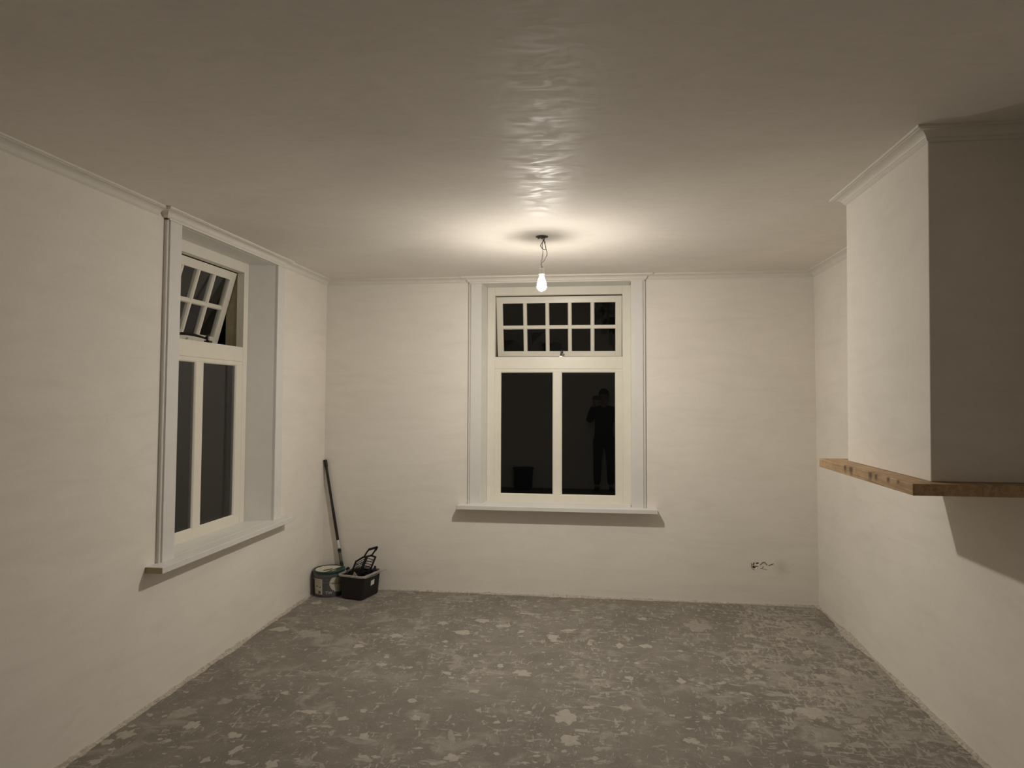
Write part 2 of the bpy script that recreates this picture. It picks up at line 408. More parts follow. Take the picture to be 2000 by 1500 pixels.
ridge('trim_11', (0.0, 0.0, 0), (W, 0.0, 0), (0, -1, 0), 0.020, 0.016, 'crumbly plaster ridge at the foot of the back wall', 420, 5.0)
ridge('trim_12', (W, 0.0, 0), (W, -4.2, 0), (-1, 0, 0), 0.034, 0.022, 'crumbly plaster ridge at the foot of the right wall', 420, 9.0)

# ------------------------------------------------------------------ plaster splats on the floor
SPLATS = [(0.22,-2.33,0.08,0.078),(0.09,-2.58,0.044,0.05),(0.05,-2.66,0.03,0.034),(0.12,-2.83,0.031,0.031),(0.35,-2.45,0.04,0.051),(0.62,-2.52,0.042,0.033),(0.88,-2.24,0.052,0.026),(1.08,-2.29,0.032,0.03),(0.92,-2.74,0.032,0.04),(0.75,-2.75,0.048,0.028),(0.61,-2.75,0.029,0.025),(0.13,-1.06,0.076,0.059),(0.38,-1.12,0.094,0.093),(0.4,-0.55,0.056,0.042),(0.14,-0.44,0.05,0.044),(0.81,-1.3,0.042,0.037),(0.99,-1.07,0.044,0.047),(0.38,-2.18,0.044,0.041),(0.33,-2.61,0.026,0.021),(1.16,-2.19,0.024,0.019),(0.65,-2.04,0.025,0.022),(0.7,-2.65,0.025,0.052),(0.09,-2.1,0.022,0.013),(0.07,-2.38,0.021,0.015),(0.15,-2.38,0.016,0.016),(0.06,-2.5,0.02,0.019),(0.12,-2.72,0.019,0.017),(0.39,-1.54,0.018,0.022),(0.68,-1.57,0.023,0.021),(0.94,-1.7,0.019,0.016),(0.98,-2.24,0.019,0.013),(1.37,-2.62,0.029,0.013),(1.25,-2.44,0.022,0.045),(1.05,-1.46,0.02,0.027),(1.54,-0.69,0.06,0.05),(2.08,-0.97,0.05,0.07),(2.18,-0.81,0.071,0.028),(1.93,-1.59,0.054,0.046),(2.09,-1.43,0.02,0.026),(2.54,-1.06,0.027,0.05),(2.22,-2.11,0.061,0.089),(2.26,-2.35,0.061,0.068),(2.84,-2.28,0.048,0.04),(2.42,-2.29,0.027,0.04),(3.11,-0.59,0.119,0.12),(1.38,-2.04,0.029,0.028),(1.76,-2.1,0.017,0.021),(2.05,-2.02,0.01,0.042),(1.45,-0.95,0.076,0.04),(1.49,-1.65,0.038,0.024),(1.68,-2.41,0.018,0.104),(1.72,-2.58,0.037,0.039),(1.26,-0.78,0.04,0.044),(2.58,-1.58,0.032,0.033),(2.88,-1.58,0.032,0.039),(1.85,-0.48,0.062,0.026),(2.22,-0.35,0.049,0.027),(2.34,-1.99,0.043,0.021),(2.53,-1.97,0.039,0.026),(1.45,-2.23,0.032,0.03),(1.7,-1.88,0.035,0.023),(1.05,-1.58,0.044,0.026),(1.24,-1.6,0.022,0.019),(1.36,-1.14,0.03,0.024),(0.91,-0.19,0.03,0.03),(1.36,-0.23,0.029,0.022),(1.72,-0.3,0.032,0.021),(1.7,-0.78,0.059,0.035),(1.85,-0.88,0.026,0.037),(2.17,-1.47,0.017,0.02),(1.6,-1.72,0.016,0.012),(1.79,-1.5,0.025,0.033),(1.61,-1.36,0.018,0.027),(2.73,-0.48,0.047,0.034),(2.93,-1.1,0.024,0.02),(2.34,-1.06,0.021,0.023),(2.63,-1.35,0.02,0.018),(2.71,-1.04,0.048,0.034),(2.02,-2.1,0.024,0.014),(1.54,-2.52,0.03,0.013),(1.32,-2.63,0.037,0.019),(2.06,-2.58,0.021,0.014),(1.92,-2.52,0.017,0.015),(1.88,-2.22,0.021,0.015),(1.31,-2.2,0.012,0.014),(2.32,-2.25,0.036,0.02),(2.52,-2.25,0.027,0.02),(2.23,-2.46,0.017,0.019),(2.38,-2.5,0.025,0.023),(2.99,-1.6,0.021,0.025),(2.85,-2.16,0.018,0.014),(3.52,-1.9,0.076,0.077),(3.79,-1.85,0.096,0.069),(3.5,-2.23,0.047,0.032),(3.4,-1.89,0.057,0.024),(3.36,-1.28,0.023,0.033),(3.97,-1.14,0.034,0.049),(4.01,-1.26,0.022,0.023),(3.22,-1.7,0.051,0.021),(2.98,-2.23,0.017,0.026),(2.98,-2.42,0.019,0.028),(3.48,-2.33,0.067,0.011),(3.45,-0.75,0.05,0.034),(3.62,-0.92,0.024,0.021),(3.77,-1.01,0.047,0.038),(3.72,-1.41,0.048,0.05),(3.89,-1.32,0.043,0.06),(3.73,-1.56,0.057,0.04),(3.9,-1.54,0.046,0.041),(3.63,-1.64,0.046,0.038),(4.01,-0.94,0.041,0.032),(3.64,-1.29,0.039,0.038),(3.65,-0.78,0.037,0.037),(3.1,-1.58,0.032,0.015),(3.31,-1.39,0.022,0.026),(3.35,-1.54,0.024,0.024),(3.48,-1.71,0.009,0.086),(3.03,-1.96,0.033,0.021),(2.95,-2.03,0.023,0.025),(3.7,-2.02,0.023,0.023),(3.19,-2.05,0.019,0.021)]
THIN = {0, 12, 17, 44, 47, 92, 107, 108, 109, 110, 111, 43, 50, 101}
def splat(b, x, y, rx, ry, n=16, rough=0.5):
    sd = random.uniform(0, 100); ang = random.uniform(-0.3, 0.3); pts = []; hgt = min(0.0022, 0.0008 + 0.012 * min(rx, ry))
    for k in range(n):
        a = 2 * math.pi * k / n
        f = max(0.25, 0.86 + 0.95 * rough * noise.noise(Vector((math.cos(a) * 1.3 + sd, math.sin(a) * 1.3, sd))) + 0.42 * noise.noise(Vector((math.cos(a) * 2.6, math.sin(a) * 2.6 + sd, 2))) + random.uniform(-0.05, 0.05))
        ex, ey = math.cos(a) * rx * f, math.sin(a) * ry * f
        pts.append((ex * math.cos(ang) - ey * math.sin(ang), ex * math.sin(ang) + ey * math.cos(ang)))
    vs = [(x, y, hgt)] + [(x + 0.86 * px, y + 0.86 * py, hgt * 0.9) for px, py in pts] + [(x + px, y + py, 0.0001) for px, py in pts]
    fs = [(0, 1 + k, 1 + (k + 1) % n) for k in range(n)] + [(1 + k, 1 + n + k, 1 + n + (k + 1) % n, 1 + (k + 1) % n) for k in range(n)]
    b.add(vs, fs)
for i, (x, y, rx, ry) in enumerate(SPLATS):
    b_ = MB(); splat(b_, x, y, rx, ry, 22 if rx > 0.03 else 14, 0.55)
    b_.build('plaster_splat', 'splat_thin' if i in THIN else 'splat_plaster', floor)
b_ = MB()
for i in range(1500):
    x = random.uniform(0.05, W - 0.05); y = random.uniform(-3.6, -0.05)
    if noise.noise(Vector((x * 1.7, y * 1.7, 3))) + 0.25 * (x / W) < random.uniform(-0.35, 0.25): continue
    r = 0.004 + 0.010 * random.random() ** 2.5
    splat(b_, x, y, r * random.uniform(0.8, 2.2), r * random.uniform(0.6, 1.3), 8, 0.6)
tag(b_.build('plaster_specks', 'splat_plaster', floor), kind='stuff')

# ------------------------------------------------------------------ knocked-out socket in the back wall
b_ = MB(); n = 26; vs = []; fs = []; deep = []
scx, scz = (SOCK[0] + SOCK[1]) / 2, (SOCK[2] + SOCK[3]) / 2
for i in range(n + 1):
    for j in range(n + 1):
        x = SOCK[0] + (SOCK[1] - SOCK[0]) * i / n; z = SOCK[2] + (SOCK[3] - SOCK[2]) * j / n
        d = noise.noise(Vector((x * 75, z * 75, 2.0))) * 0.8 + 0.5 * noise.noise(Vector((x * 170, z * 170, 7.0)))
        rr_ = math.hypot((x - scx + 0.004) / 0.026, (z - scz) / 0.025) + 0.35 * noise.noise(Vector((x * 60, z * 60, 11.0)))
        inside = max(0.0, min(1.0, (1.0 - rr_) * 4))
        dep = inside * (0.003 + 0.022 * max(0, d + 0.15))
        for cx, cz, rr in ((3.645, 0.297, 0.0085), (3.680, 0.330, 0.0045), (3.678, 0.301, 0.004), (3.653, 0.291, 0.006)):
            q = math.hypot(x - cx, z - cz) / rr
            if q < 1.3: dep = max(dep, 0.020 * max(0.0, 1.3 - q) / 0.8)
        if min(i, n - i, j, n - j) == 0: dep = 0.0
        vs.append((x, dep - 0.0004, z)); deep.append(dep)
for i in range(n):
    for j in range(n): fs.append((i * (n + 1) + j, (i + 1) * (n + 1) + j, (i + 1) * (n + 1) + j + 1, i * (n + 1) + j + 1))
b_.add(vs, fs); bp_ = b_.build('broken_plaster', 'wall_plaster', wb, smooth=False, recalc=False)
bp_.data.materials.append(MAT['dark_mortar'])
for p in bp_.data.polygons:
    if sum(deep[k] for k in p.vertices) / 4 > 0.0075: p.material_index = 1
for pts, r in (([(3.693, 0.318), (3.702, 0.322), (3.712, 0.335), (3.722, 0.340), (3.733, 0.336), (3.742, 0.326), (3.748, 0.318)], 0.0032),
               ([(3.760, 0.314), (3.775, 0.320), (3.790, 0.326), (3.800, 0.329)], 0.0030), ([(3.697, 0.290), (3.715, 0.288), (3.735, 0.284), (3.748, 0.280)], 0.0018),
               ([(3.712, 0.294), (3.720, 0.306)], 0.0022), ([(3.625, 0.330), (3.628, 0.312), (3.626, 0.298), (3.634, 0.284), (3.650, 0.279)], 0.0024)):
    b_ = MB(); b_.tube([(x, -0.0003, z) for x, z in pts], r, 6); b_.build('scratch', 'dark_mortar', wb)

# ------------------------------------------------------------------ windows
def make_window(idx, to_world, u0, u1, fo0, fo1, op0, op1, mul0, mul1, gl0, gl1, cas0, cas1, sill0, sill1, angle, ncol, warp, label, col_margin, stay):
    """local axes: u along the wall, d = distance into the wall (outwards), z up. to_world(u,d,z)->xyz
    u0,u1 clear opening between casings at wall face; fo: frame outer; op: sash opening; gl: outer glass edges"""
    root = empty('window_%d' % idx, to_world((u0 + u1) / 2, 0.0, 0.72)); struct(root, label, 'window')
    def part(b, name, mat, parent=root, **kw):
        b.v = [Vector(to_world(*p)) for p in b.v]; return b.build(name, mat, parent, **kw)
    FD = 0.17                       # face of the frame
    ZS, ZT, ZH = 0.753, 2.02, 2.567  # sill top, sash opening bottom, sash opening top
    # casings: board with a bead on the outer edge
    for sgn, ci, co in ((1, u0, cas0), (-1, u1, cas1)):
        # profile in (u,d): outer edge first
        e = sgn
        poly = [(co, 0.0), (co, -0.016), (co + e * 0.004, -0.019), (co + e * 0.011, -0.019), (co + e * 0.014, -0.014), (co + e * 0.018, -0.014), (co + e * 0.020, -0.025),
                (ci - e * 0.003, -0.025), (ci, -0.022), (ci, 0.0)]
        part(MB().prism([(u, d, ZS) for u, d in poly], (0, 0, 2.6445 - ZS)), 'casing', 'casing_white')
    # head batten under the cornice
    part(MB().box((cas0 + 0.006, -0.030, 2.6450), (cas1 - 0.006, 0.0, 2.6533)), 'head_batten', 'cornice_white')
    part(MB().box((cas0 - 0.001, -0.018, 2.6448), (cas0 + 0.0055, -0.001, 2.6533)), 'batten_end', 'brown_wood')
    # sill board
    s = part(MB().box((sill0, -0.10, 0.718), (sill1, -0.0005, ZS)).box((u0 + 0.0, -0.002, 0.7205), (u1, FD + 0.01, ZS)), 'window_sill', 'casing_white', bevel=0.003)
    part(MB().box((sill0 - 0.0012, -0.097, 0.7205), (sill0 - 0.0002, -0.002, 0.7505)), 'end_grain', 'bare_mdf', s)
    # reveals (splayed) and head lining
    for uo, fi, e in ((u0, fo0, -1), (u1, fo1, 1)):
        part(MB().prism([(uo, -0.001, ZS), (fi, FD + 0.012, ZS), (fi + e * 0.02, FD + 0.012, ZS), (uo + e * 0.012, -0.001, ZS)], (0, 0, 2.6545 - ZS)), 'reveal', 'casing_white')
    part(MB().prism([(u0, 0.0, 2.6440), (u1, 0.0, 2.6440), (u1, FD + 0.01, 2.6380), (u0, FD + 0.01, 2.6380)], (0, 0, 0.0105)), 'head_lining', 'casing_white')
    # frame
    D2 = FD + 0.055
    part(MB().box((fo0, FD, ZS - 0.01), (op0, D2, 2.642)), 'frame_stile', 'frame_cream', bevel=0.002)
    part(MB().box((op1, FD, ZS - 0.01), (fo1, D2, 2.642)), 'frame_stile', 'frame_cream', bevel=0.002)
    part(MB().box((op0, FD + 0.0006, ZH), (op1, D2, 2.642)), 'frame_head', 'frame_cream', bevel=0.002)
    part(MB().box((op0, FD + 0.0006, 1.915), (op1, D2, ZT)), 'transom', 'frame_cream', bevel=0.002)
    part(MB().box((op0, FD + 0.0012, 1.889), (op1, D2 - 0.004, 1.9145)), 'transom_lower', 'frame_cream', bevel=0.002)
    part(MB().box((op0, FD + 0.0006, ZS - 0.01), (op1, D2, 0.817)), 'bottom_rail', 'frame_cream', bevel=0.002)
    part(MB().box((mul0, FD + 0.0003, 0.8165), (mul1, D2, 1.8895)), 'mullion', 'frame_cream', bevel=0.003)
    part(MB().box((op0, FD + 0.0004, 0.8165), (gl0, D2 - 0.002, 1.8895)), 'jamb_strip', 'frame_cream', bevel=0.002)
    part(MB().box((gl1, FD + 0.0004, 0.8165), (op1, D2 - 0.002, 1.8895)), 'jamb_strip', 'frame_cream', bevel=0.002)
    for a, c in ((gl0, mul0), (mul1, gl1)):
        # glazing beads (chamfered) round each fixed pane
        bw = 0.008; g0, g1, z0, z1 = a, c, 0.817, 1.889; dF, dG = FD + 0.003, FD + 0.0105
        bd = MB()
        ring = lambda du, d: [(g0 + du, d, z0 + du), (g1 - du, d, z0 + du), (g1 - du, d, z1 - du), (g0 + du, d, z1 - du)]
        R4 = [ring(0.0, dG), ring(0.0, dF), ring(0.003, dF), ring(bw, dG)]
        vs = [p for rr in R4 for p in rr]; fs = []
        for q in range(4):
            q2 = (q + 1) % 4
            for k in range(4):
                k2 = (k + 1) % 4; fs.append((q * 4 + k, q * 4 + k2, q2 * 4 + k2, q2 * 4 + k))
        bd.add(vs, fs); part(bd, 'glazing_bead', 'frame_cream')
        part(MB().box((g0 + 0.001, dG + 0.0005, z0 + 0.001), (g1 - 0.001, dG + 0.005, z1 - 0.001)), 'pane', 'window_glass')
    # outer, unpainted part of the frame
    D3 = D2 + 0.085
    for a, c in ((fo0, op0 - 0.004), (op1 + 0.004, fo1)):
        part(MB().box((a, D2 + 0.0005, ZS), (c, D3, 2.642)), 'outer_frame', 'bare_olive')
    part(MB().box((op0 - 0.004, D2 + 0.0005, ZH + 0.012), (op1 + 0.004, D3, 2.642)), 'outer_head', 'bare_olive')
    part(MB().box((op0 - 0.004, D2 + 0.0005, ZS), (op1 + 0.004, D3, 0.80)), 'outer_cill', 'bare_olive')
    part(MB().box((op0 - 0.004, D2 + 0.0005, 1.92), (op1 + 0.004, D3 - 0.03, ZT - 0.012)), 'outer_transom', 'bare_olive')
    # top-hung sash tilted outwards
    ca, sa = math.cos(angle), math.sin(angle); hz, hd = ZH - 0.006, D2 + 0.002
    def rot(p):
        u, d, z = p; dd, dz = d - hd, z - hz
        d_w = warp * (op1 - u) / (op1 - op0) * (hz - z) / (hz - ZT)      # sash hangs slightly twisted
        dd += d_w
        return (u, hd + dd * ca - dz * sa, hz + dz * ca + dd * sa)
    def spart(b, name, mat, parent, **kw):
        b.v = [Vector(to_world(*rot(p))) for p in b.v]; return b.build(name, mat, parent, **kw)
    a0, a1, zb, zt = op0 + 0.0015, op1 - 0.0015, ZT + 0.004, hz
    st, rb, rt = col_margin, 0.048, 0.058
    t0, t1 = hd, hd + 0.042
    sb = MB().box((a0, t0, zb), (a0 + st, t1, zt)).box((a1 - st, t0, zb), (a1, t1, zt)).box((a0 + st, t0, zt - rt), (a1 - st, t1, zt)).box((a0 + st, t0, zb), (a1 - st, t1, zb + rb))
    sash = spart(sb, 'sash', 'frame_cream', root, bevel=0.002)
    ga, gb, gz0, gz1 = a0 + st, a1 - st, zb + rb, zt - rt
    pitch_ = (gb - ga) / ncol; bar = 0.034; zm = (gz0 + gz1) / 2
    def bar_v(x): return [(x - bar / 2, t0 + 0.012, gz0), (x - bar / 2 + 0.009, t0 + 0.002, gz0), (x + bar / 2 - 0.009, t0 + 0.002, gz0), (x + bar / 2, t0 + 0.012, gz0), (x + bar / 2, t1 - 0.006, gz0), (x - bar / 2, t1 - 0.006, gz0)]
    for k in range(1, ncol): spart(MB().prism(bar_v(ga + pitch_ * k), (0, 0, gz1 - gz0)), 'glazing_bar', 'frame_cream', sash)
    hb = [(ga, t0 + 0.012, zm - bar / 2), (ga, t0 + 0.0025, zm - bar / 2 + 0.009), (ga, t0 + 0.0025, zm + bar / 2 - 0.009), (ga, t0 + 0.012, zm + bar / 2), (ga, t1 - 0.007, zm + bar / 2), (ga, t1 - 0.007, zm - bar / 2)]
    spart(MB().prism(hb, (gb - ga, 0, 0)), 'glazing_bar', 'frame_cream', sash)
    for k in range(ncol):
        for z0, z1 in ((gz0, zm), (zm, gz1)):
            spart(MB().box((ga + pitch_ * k + 0.002, t0 + 0.013, z0 + 0.002), (ga + pitch_ * (k + 1) - 0.002, t0 + 0.017, z1 - 0.002)), 'pane', 'window_glass', sash)
    um = (op0 + op1) / 2
    stay(root, part, spart, sash, um, zb, t0, ZT, FD, D2)
    return root

def stay_left(root, part, spart, sash, um, zb, t0, ZT, FD, D2):
    # dark curved stay arm lying on the transom, with a pivot block
    u = um + 0.13
    part(MB().box((u - 0.018, D2 - 0.045, ZT + 0.0005), (u + 0.018, D2 - 0.005, ZT + 0.016)), 'stay_block', 'black_iron', bevel=0.003)
    pts = []
    for k in range(13):
        a = k / 12; pts.append((u - 0.01 - 0.30 * a, D2 - 0.022 + 0.10 * a, ZT + 0.022 + 0.020 * math.sin(a * math.pi) + 0.006))
    part(MB().tube(pts, [0.006 + 0.004 * math.sin(k / 12 * math.pi) for k in range(13)], 8), 'stay_arm', 'black_iron')
    part(MB().tube([(u + 0.0, D2 - 0.022, ZT + 0.016), (u + 0.0, D2 - 0.022, ZT + 0.044)], 0.009, 10), 'stay_pin', 'black_iron')
    part(MB().tube([(u - 0.02, D2 - 0.02, ZT + 0.03), (u + 0.035, D2 - 0.01, ZT + 0.058)], [0.010, 0.007], 8), 'stay_lever', 'black_iron')
def stay_back(root, part, spart, sash, um, zb, t0, ZT, FD, D2):
    u = um + 0.028
    spart(MB().box((u - 0.011, t0 - 0.008, zb + 0.028), (u + 0.011, t0 - 0.0005, zb + 0.064)), 'catch_plate', 'black_iron', sash, bevel=0.002)
    spart(MB().tube([(u, t0 - 0.006, zb + 0.046), (u, t0 - 0.030, zb + 0.044)], 0.006, 10), 'catch_pin', 'steel', sash)
    part(MB().box((u - 0.016, D2 - 0.035, ZT + 0.0005), (u + 0.010, D2 - 0.008, ZT + 0.010)), 'stay_block', 'steel', bevel=0.002)
    part(MB().tube([(u - 0.003, D2 - 0.022, ZT + 0.010), (u - 0.003, D2 - 0.022, ZT + 0.034)], 0.006, 10), 'stay_pin', 'black_iron')
    part(MB().tube([(u + 0.006, D2 - 0.022, ZT + 0.018), (u + 0.020, D2 - 0.028, ZT + 0.018)], 0.006, 10), 'stay_arm', 'black_iron')
    part(MB().tube([(u + 0.020, D2 - 0.034, ZT + 0.018), (u + 0.020, D2 - 0.020, ZT + 0.018)], 0.011, 12), 'stay_knob', 'black_iron')

make_window(1, lambda u, d, z: (-d, u, z), -2.140, -0.967, -2.215, -1.040, -2.150, -1.100, -1.667, -1.586, -2.068, -1.180, -2.267, -0.845, -2.350, -0.772,
            math.radians(15.5), 5, 0, 'white framed window in the left wall with its top sash tilted wide open', 0.066, stay_left)
make_window(2, lambda u, d, z: (u, d, z), 1.402, 2.671, 1.424, 2.678, 1.490, 2.607, 2.010, 2.077, 1.540, 2.551, 1.290, 2.789, 1.213, 2.877,
            math.radians(7.0), 5, 0.045, 'white framed window in the far wall with a ten pane top sash', 0.056, stay_back)

# ------------------------------------------------------------------ oak board under the chimney breast
b_ = MB().box((3.564, -2.994, 1.300), (W - 0.0005, -1.923, BZ - 0.0005))
tag(b_.build('oak_shelf', 'oak', origin=(3.85, -2.4585, 1.300), bevel=0.003), 'thick oak mantel board projecting from the right wall under the chimney breast', 'shelf')

# ------------------------------------------------------------------ bare bulb
LX, LY = 2.04, -1.42
lamp = empty('pendant_bulb', (LX, LY, H)); tag(lamp, 'lit bare light bulb hanging on loose wires from the ceiling', 'light bulb')
MB().lathe((LX - 0.002, LY, H), [(0.040, -0.0005), (0.040, -0.003), (0.030, -0.005), (0.026, -0.0025)], 28).build('ceiling_plate', 'plate_grey', lamp)
for a in range(5):
    an = a * 1.3; MB().lathe((LX - 0.008 + 0.019 * math.cos(an), LY + 0.016 * math.sin(an), H), [(0.006, -0.004), (0.006, -0.012), (0.003, -0.014)], 8).build('cable_stub', 'wire_grey', lamp)
def wire(pts, r, mat, name='wire'):
    # smooth the control points (Catmull-Rom)
    P = [Vector(p) for p in pts]; out_ = []
    for i in range(len(P) - 1):
        p0, p1, p2, p3 = P[max(i - 1, 0)], P[i], P[i + 1], P[min(i + 2, len(P) - 1)]
        for k in range(6):
            t = k / 6
            out_.append(0.5 * ((2 * p1) + (-p0 + p2) * t + (2 * p0 - 5 * p1 + 4 * p2 - p3) * t * t + (-p0 + 3 * p1 - 3 * p2 + p3) * t ** 3))
    out_.append(P[-1])
    return MB().tube([(q.x + LX, q.y + LY, q.z) for q in out_], r, 8).build(name, mat, lamp, smooth=True)
wire([(0.010, 0.0, H - 0.002), (0.008, -0.004, H - 0.030), (-0.010, -0.008, H - 0.058), (0.000, 0.0, H - 0.078), (0.022, 0.004, H - 0.084), (0.020, 0.0, H - 0.060), (0.012, 0.004, H - 0.03), (0.016, 0.004, H - 0.002)], 0.0024, 'wire_grey')
wire([(0.018, 0.004, H - 0.03), (0.020, 0.0, H - 0.065), (0.030, -0.003, H - 0.100), (0.031, -0.003, H - 0.120), (0.026, -0.002, H - 0.134)], 0.0022, 'wire_grey')
wire([(0.006, 0.0, H - 0.02), (0.000, 0.003, H - 0.06), (0.004, 0.003, H - 0.090), (0.003, 0.0, H - 0.120), (0.0, 0.0, H - 0.140)], 0.0022, 'wire_grey')
MB().tube([(LX + 0.028, LY, H - 0.130), (LX + 0.017, LY, H - 0.146)], 0.0055, 10).build('terminal_block', 'socket_white', lamp)
MB().tube([(LX + 0.001, LY, H - 0.132), (LX + 0.001, LY, H - 0.152)], 0.0055, 10).build('terminal_block', 'socket_white', lamp)
wire([(0.020, 0.0, H - 0.145), (0.010, 0.002, H - 0.160), (-0.006, 0.003, H - 0.170), (-0.008, 0.0, H - 0.185), (0.002, -0.002, H - 0.196), (-0.003, 0.0, H - 0.208)], 0.0022, 'wire_white')
wire([(0.001, 0.0, H - 0.150), (-0.008, -0.002, H - 0.160), (-0.004, -0.002, H - 0.175), (-0.006, 0.001, H - 0.190), (-0.002, 0.002, H - 0.208)], 0.0022, 'wire_white')
BXc = LX - 0.003
holder = MB().lathe((BXc, LY, 0), [(0.006, 2.497), (0.0145, 2.494), (0.0165, 2.488), (0.0165, 2.462), (0.0185, 2.461), (0.0185, 2.454), (0.014, 2.453)], 24).build('lamp_holder', 'socket_white', lamp, smooth=False)
zc_, R_ = 2.378, 0.031; cut = math.radians(-6)
zcut, rcut = zc_ + R_ * math.sin(cut), R_ * math.cos(cut)
MB().lathe((BXc, LY, 0), [(0.0135, 2.4535), (0.0140, 2.446), (0.0165, 2.436), (0.0220, 2.421), (0.0270, 2.404), (0.0300, 2.388), (0.0308, 2.378), (0.0308, zcut + 0.0006), (rcut, zcut)], 28, True, False).build('bulb_collar', 'bulb_neck_glow', lamp, smooth=True)
dome = [(R_ * math.cos(math.radians(a_)), zc_ + R_ * math.sin(math.radians(a_))) for a_ in range(-6, -90, -7)] + [(0.0006, zc_ - R_)]
MB().lathe((BXc, LY, 0), [(rcut - 0.0002, zcut - 0.0001)] + dome[1:], 28, False, True).build('bulb_globe', 'bulb_glow', lamp, smooth=True)

# ------------------------------------------------------------------ paint bucket in the corner
PX, PY = 0.136, -0.185
bk = empty('paint_bucket', (PX, PY, 0)); tag(bk, 'grey paint bucket with dark green lid in the corner by the pole', 'bucket')
def rb_(z): return 0.1175 + 0.0085 * z / 0.2
MB().lathe((PX, PY, 0), [(0.112, 0.0005), (0.1165, 0.004), (rb_(0.02), 0.02), (rb_(0.165), 0.165), (0.1285, 0.166), (0.1295, 0.192), (0.124, 0.1925)], 48).build('bucket_body', 'bucket_grey', bk, smooth=False)
lid = MB().lathe((PX, PY, 0), [(0.128, 0.1928), (0.1325, 0.194), (0.1330, 0.209), (0.1300, 0.2125), (0.121, 0.2125), (0.1175, 0.2080)], 48).build('lid', 'lid_green', bk)
A0 = math.atan2(-5.69 + 0.185, 2.39 - PX)
def cyl_patch(a0, a1, z0, z1, off=0.0009, shape=None, n=14, mz=10, flare=None):
    """thin curved sticker on the bucket; shape(s,t)->bool with s,t in -1..1"""
    b = MB(); key = {}
    def vid(i, j, o):
        a = A0 + a0 + (a1 - a0) * i / n; z = z0 + (z1 - z0) * j / mz; r = rb_(z) + off * o
        b.v.append(Vector((PX + r * math.cos(a), PY + r * math.sin(a), z))); return len(b.v) - 1
    for i in range(n):
        for j in range(mz):
            if shape and not shape((i + 0.5) / n * 2 - 1, (j + 0.5) / mz * 2 - 1): continue
            for (p, q) in [((i, j), None)]:
                ids = []
                for di, dj in ((0, 0), (1, 0), (1, 1), (0, 1)):
                    k = (i + di, j + dj)
                    if k not in key: key[k] = vid(k[0], k[1], 1.0)
                    ids.append(key[k])
                b.f.append(tuple(ids))
    return b
rad = math.radians
s1 = cyl_patch(rad(-66), rad(-26), 0.026, 0.152).build('side_label', 'label_cream', bk, smooth=True)
for k, (zz, aa, bb, hh) in enumerate(((0.140, -62, -32, 0.004), (0.124, -60, -34, 0.002), (0.116, -60, -30, 0.002), (0.108, -60, -36, 0.002), (0.100, -60, -33, 0.002), (0.084, -58, -44, 0.012), (0.056, -62, -48, 0.002), (0.050, -62, -48, 0.002))):
    cyl_patch(rad(aa), rad(bb), zz, zz + hh, 0.0016, None, 5, 1).build('print_line', 'print_pale', s1)
cyl_patch(rad(-38), rad(-33), 0.081, 0.090, 0.0016, None, 3, 1).build('print_mark', 'print_dark', s1)
for k in range(6): cyl_patch(rad(-44 + k * 1.9), rad(-43 + k * 1.9 + (0.5 if k % 2 else 0)), 0.032, 0.056, 0.0016, None, 1, 1).build('print_bar', 'print_dark', s1)
em = cyl_patch(rad(2), rad(96), 0.034, 0.163, 0.0009, lambda s, t: (s ** 2 + ((t - 0.25) / 1.22) ** 2) < 1 and t < 0.995, 40, 26).build('round_emblem', 'label_cream', bk, smooth=True)
cyl_patch(rad(10), rad(60), 0.110, 0.113, 0.0016, None, 10, 1).build('print_line', 'label_brown', em)
def bucket_text(txt, a_c, zc, size, mat, name):
    cu = bpy.data.curves.new('lettering', 'FONT'); cu.body = txt; cu.size = size; cu.align_x = 'CENTER'; cu.extrude = 0.0
    tmp = bpy.data.objects.new('lettering', cu); COL.objects.link(tmp)
    dg = bpy.context.evaluated_depsgraph_get(); me = bpy.data.meshes.new_from_object(tmp.evaluated_get(dg))
    b = MB()
    for v in me.vertices:
        z = zc + v.co.y; r = rb_(z) + 0.0012; a = A0 + a_c + v.co.x / r
        b.v.append(Vector((PX + r * math.cos(a), PY + r * math.sin(a), z)))
    b.f = [tuple(p.vertices) for p in me.polygons]
    bpy.data.objects.remove(tmp); bpy.data.meshes.remove(me); bpy.data.curves.remove(cu)
    return b.build(name, mat, bk)
bucket_text('TW', rad(0), 0.029, 0.034, 'label_white', 'lettering')
cyl_patch(rad(14), rad(38), 0.036, 0.041, 0.0012, None, 8, 1).build('print_line', 'bucket_rimgrey', bk)
# lid print: cream panel cut by a straight edge, with a brown oval
b_ = MB(); zt = 0.2086; fwd_ = Vector((math.cos(A0), math.sin(A0), 0)); rgt = Vector((-fwd_.y, fwd_.x, 0)); ctr = Vector((PX, PY, 0))
def lid_poly(pts, z): return [ctr + rgt * x - fwd_ * y + Vector((0, 0, z)) for x, y in pts]
pts = [(0.112 * math.cos(rad(a)), 0.112 * math.sin(rad(a))) for a in range(28, 245, 9)] + [(-0.03, -0.096)]
poly = lid_poly(pts, zt); n = len(poly)
b_.add(poly + [p + Vector((0, 0, -0.0008)) for p in poly], [tuple(range(n)), tuple(range(n, 2 * n))] + [(i, (i + 1) % n, n + (i + 1) % n, n + i) for i in range(n)])
lp = b_.build('lid_label', 'label_cream', lid)
b_ = MB(); pts = [(-0.010 + 0.042 * math.cos(rad(a)) * 0.95 + 0.012 * math.sin(rad(a)), -0.030 + 0.028 * math.sin(rad(a)) + 0.018 * math.cos(rad(a))) for a in range(0, 360, 18)]
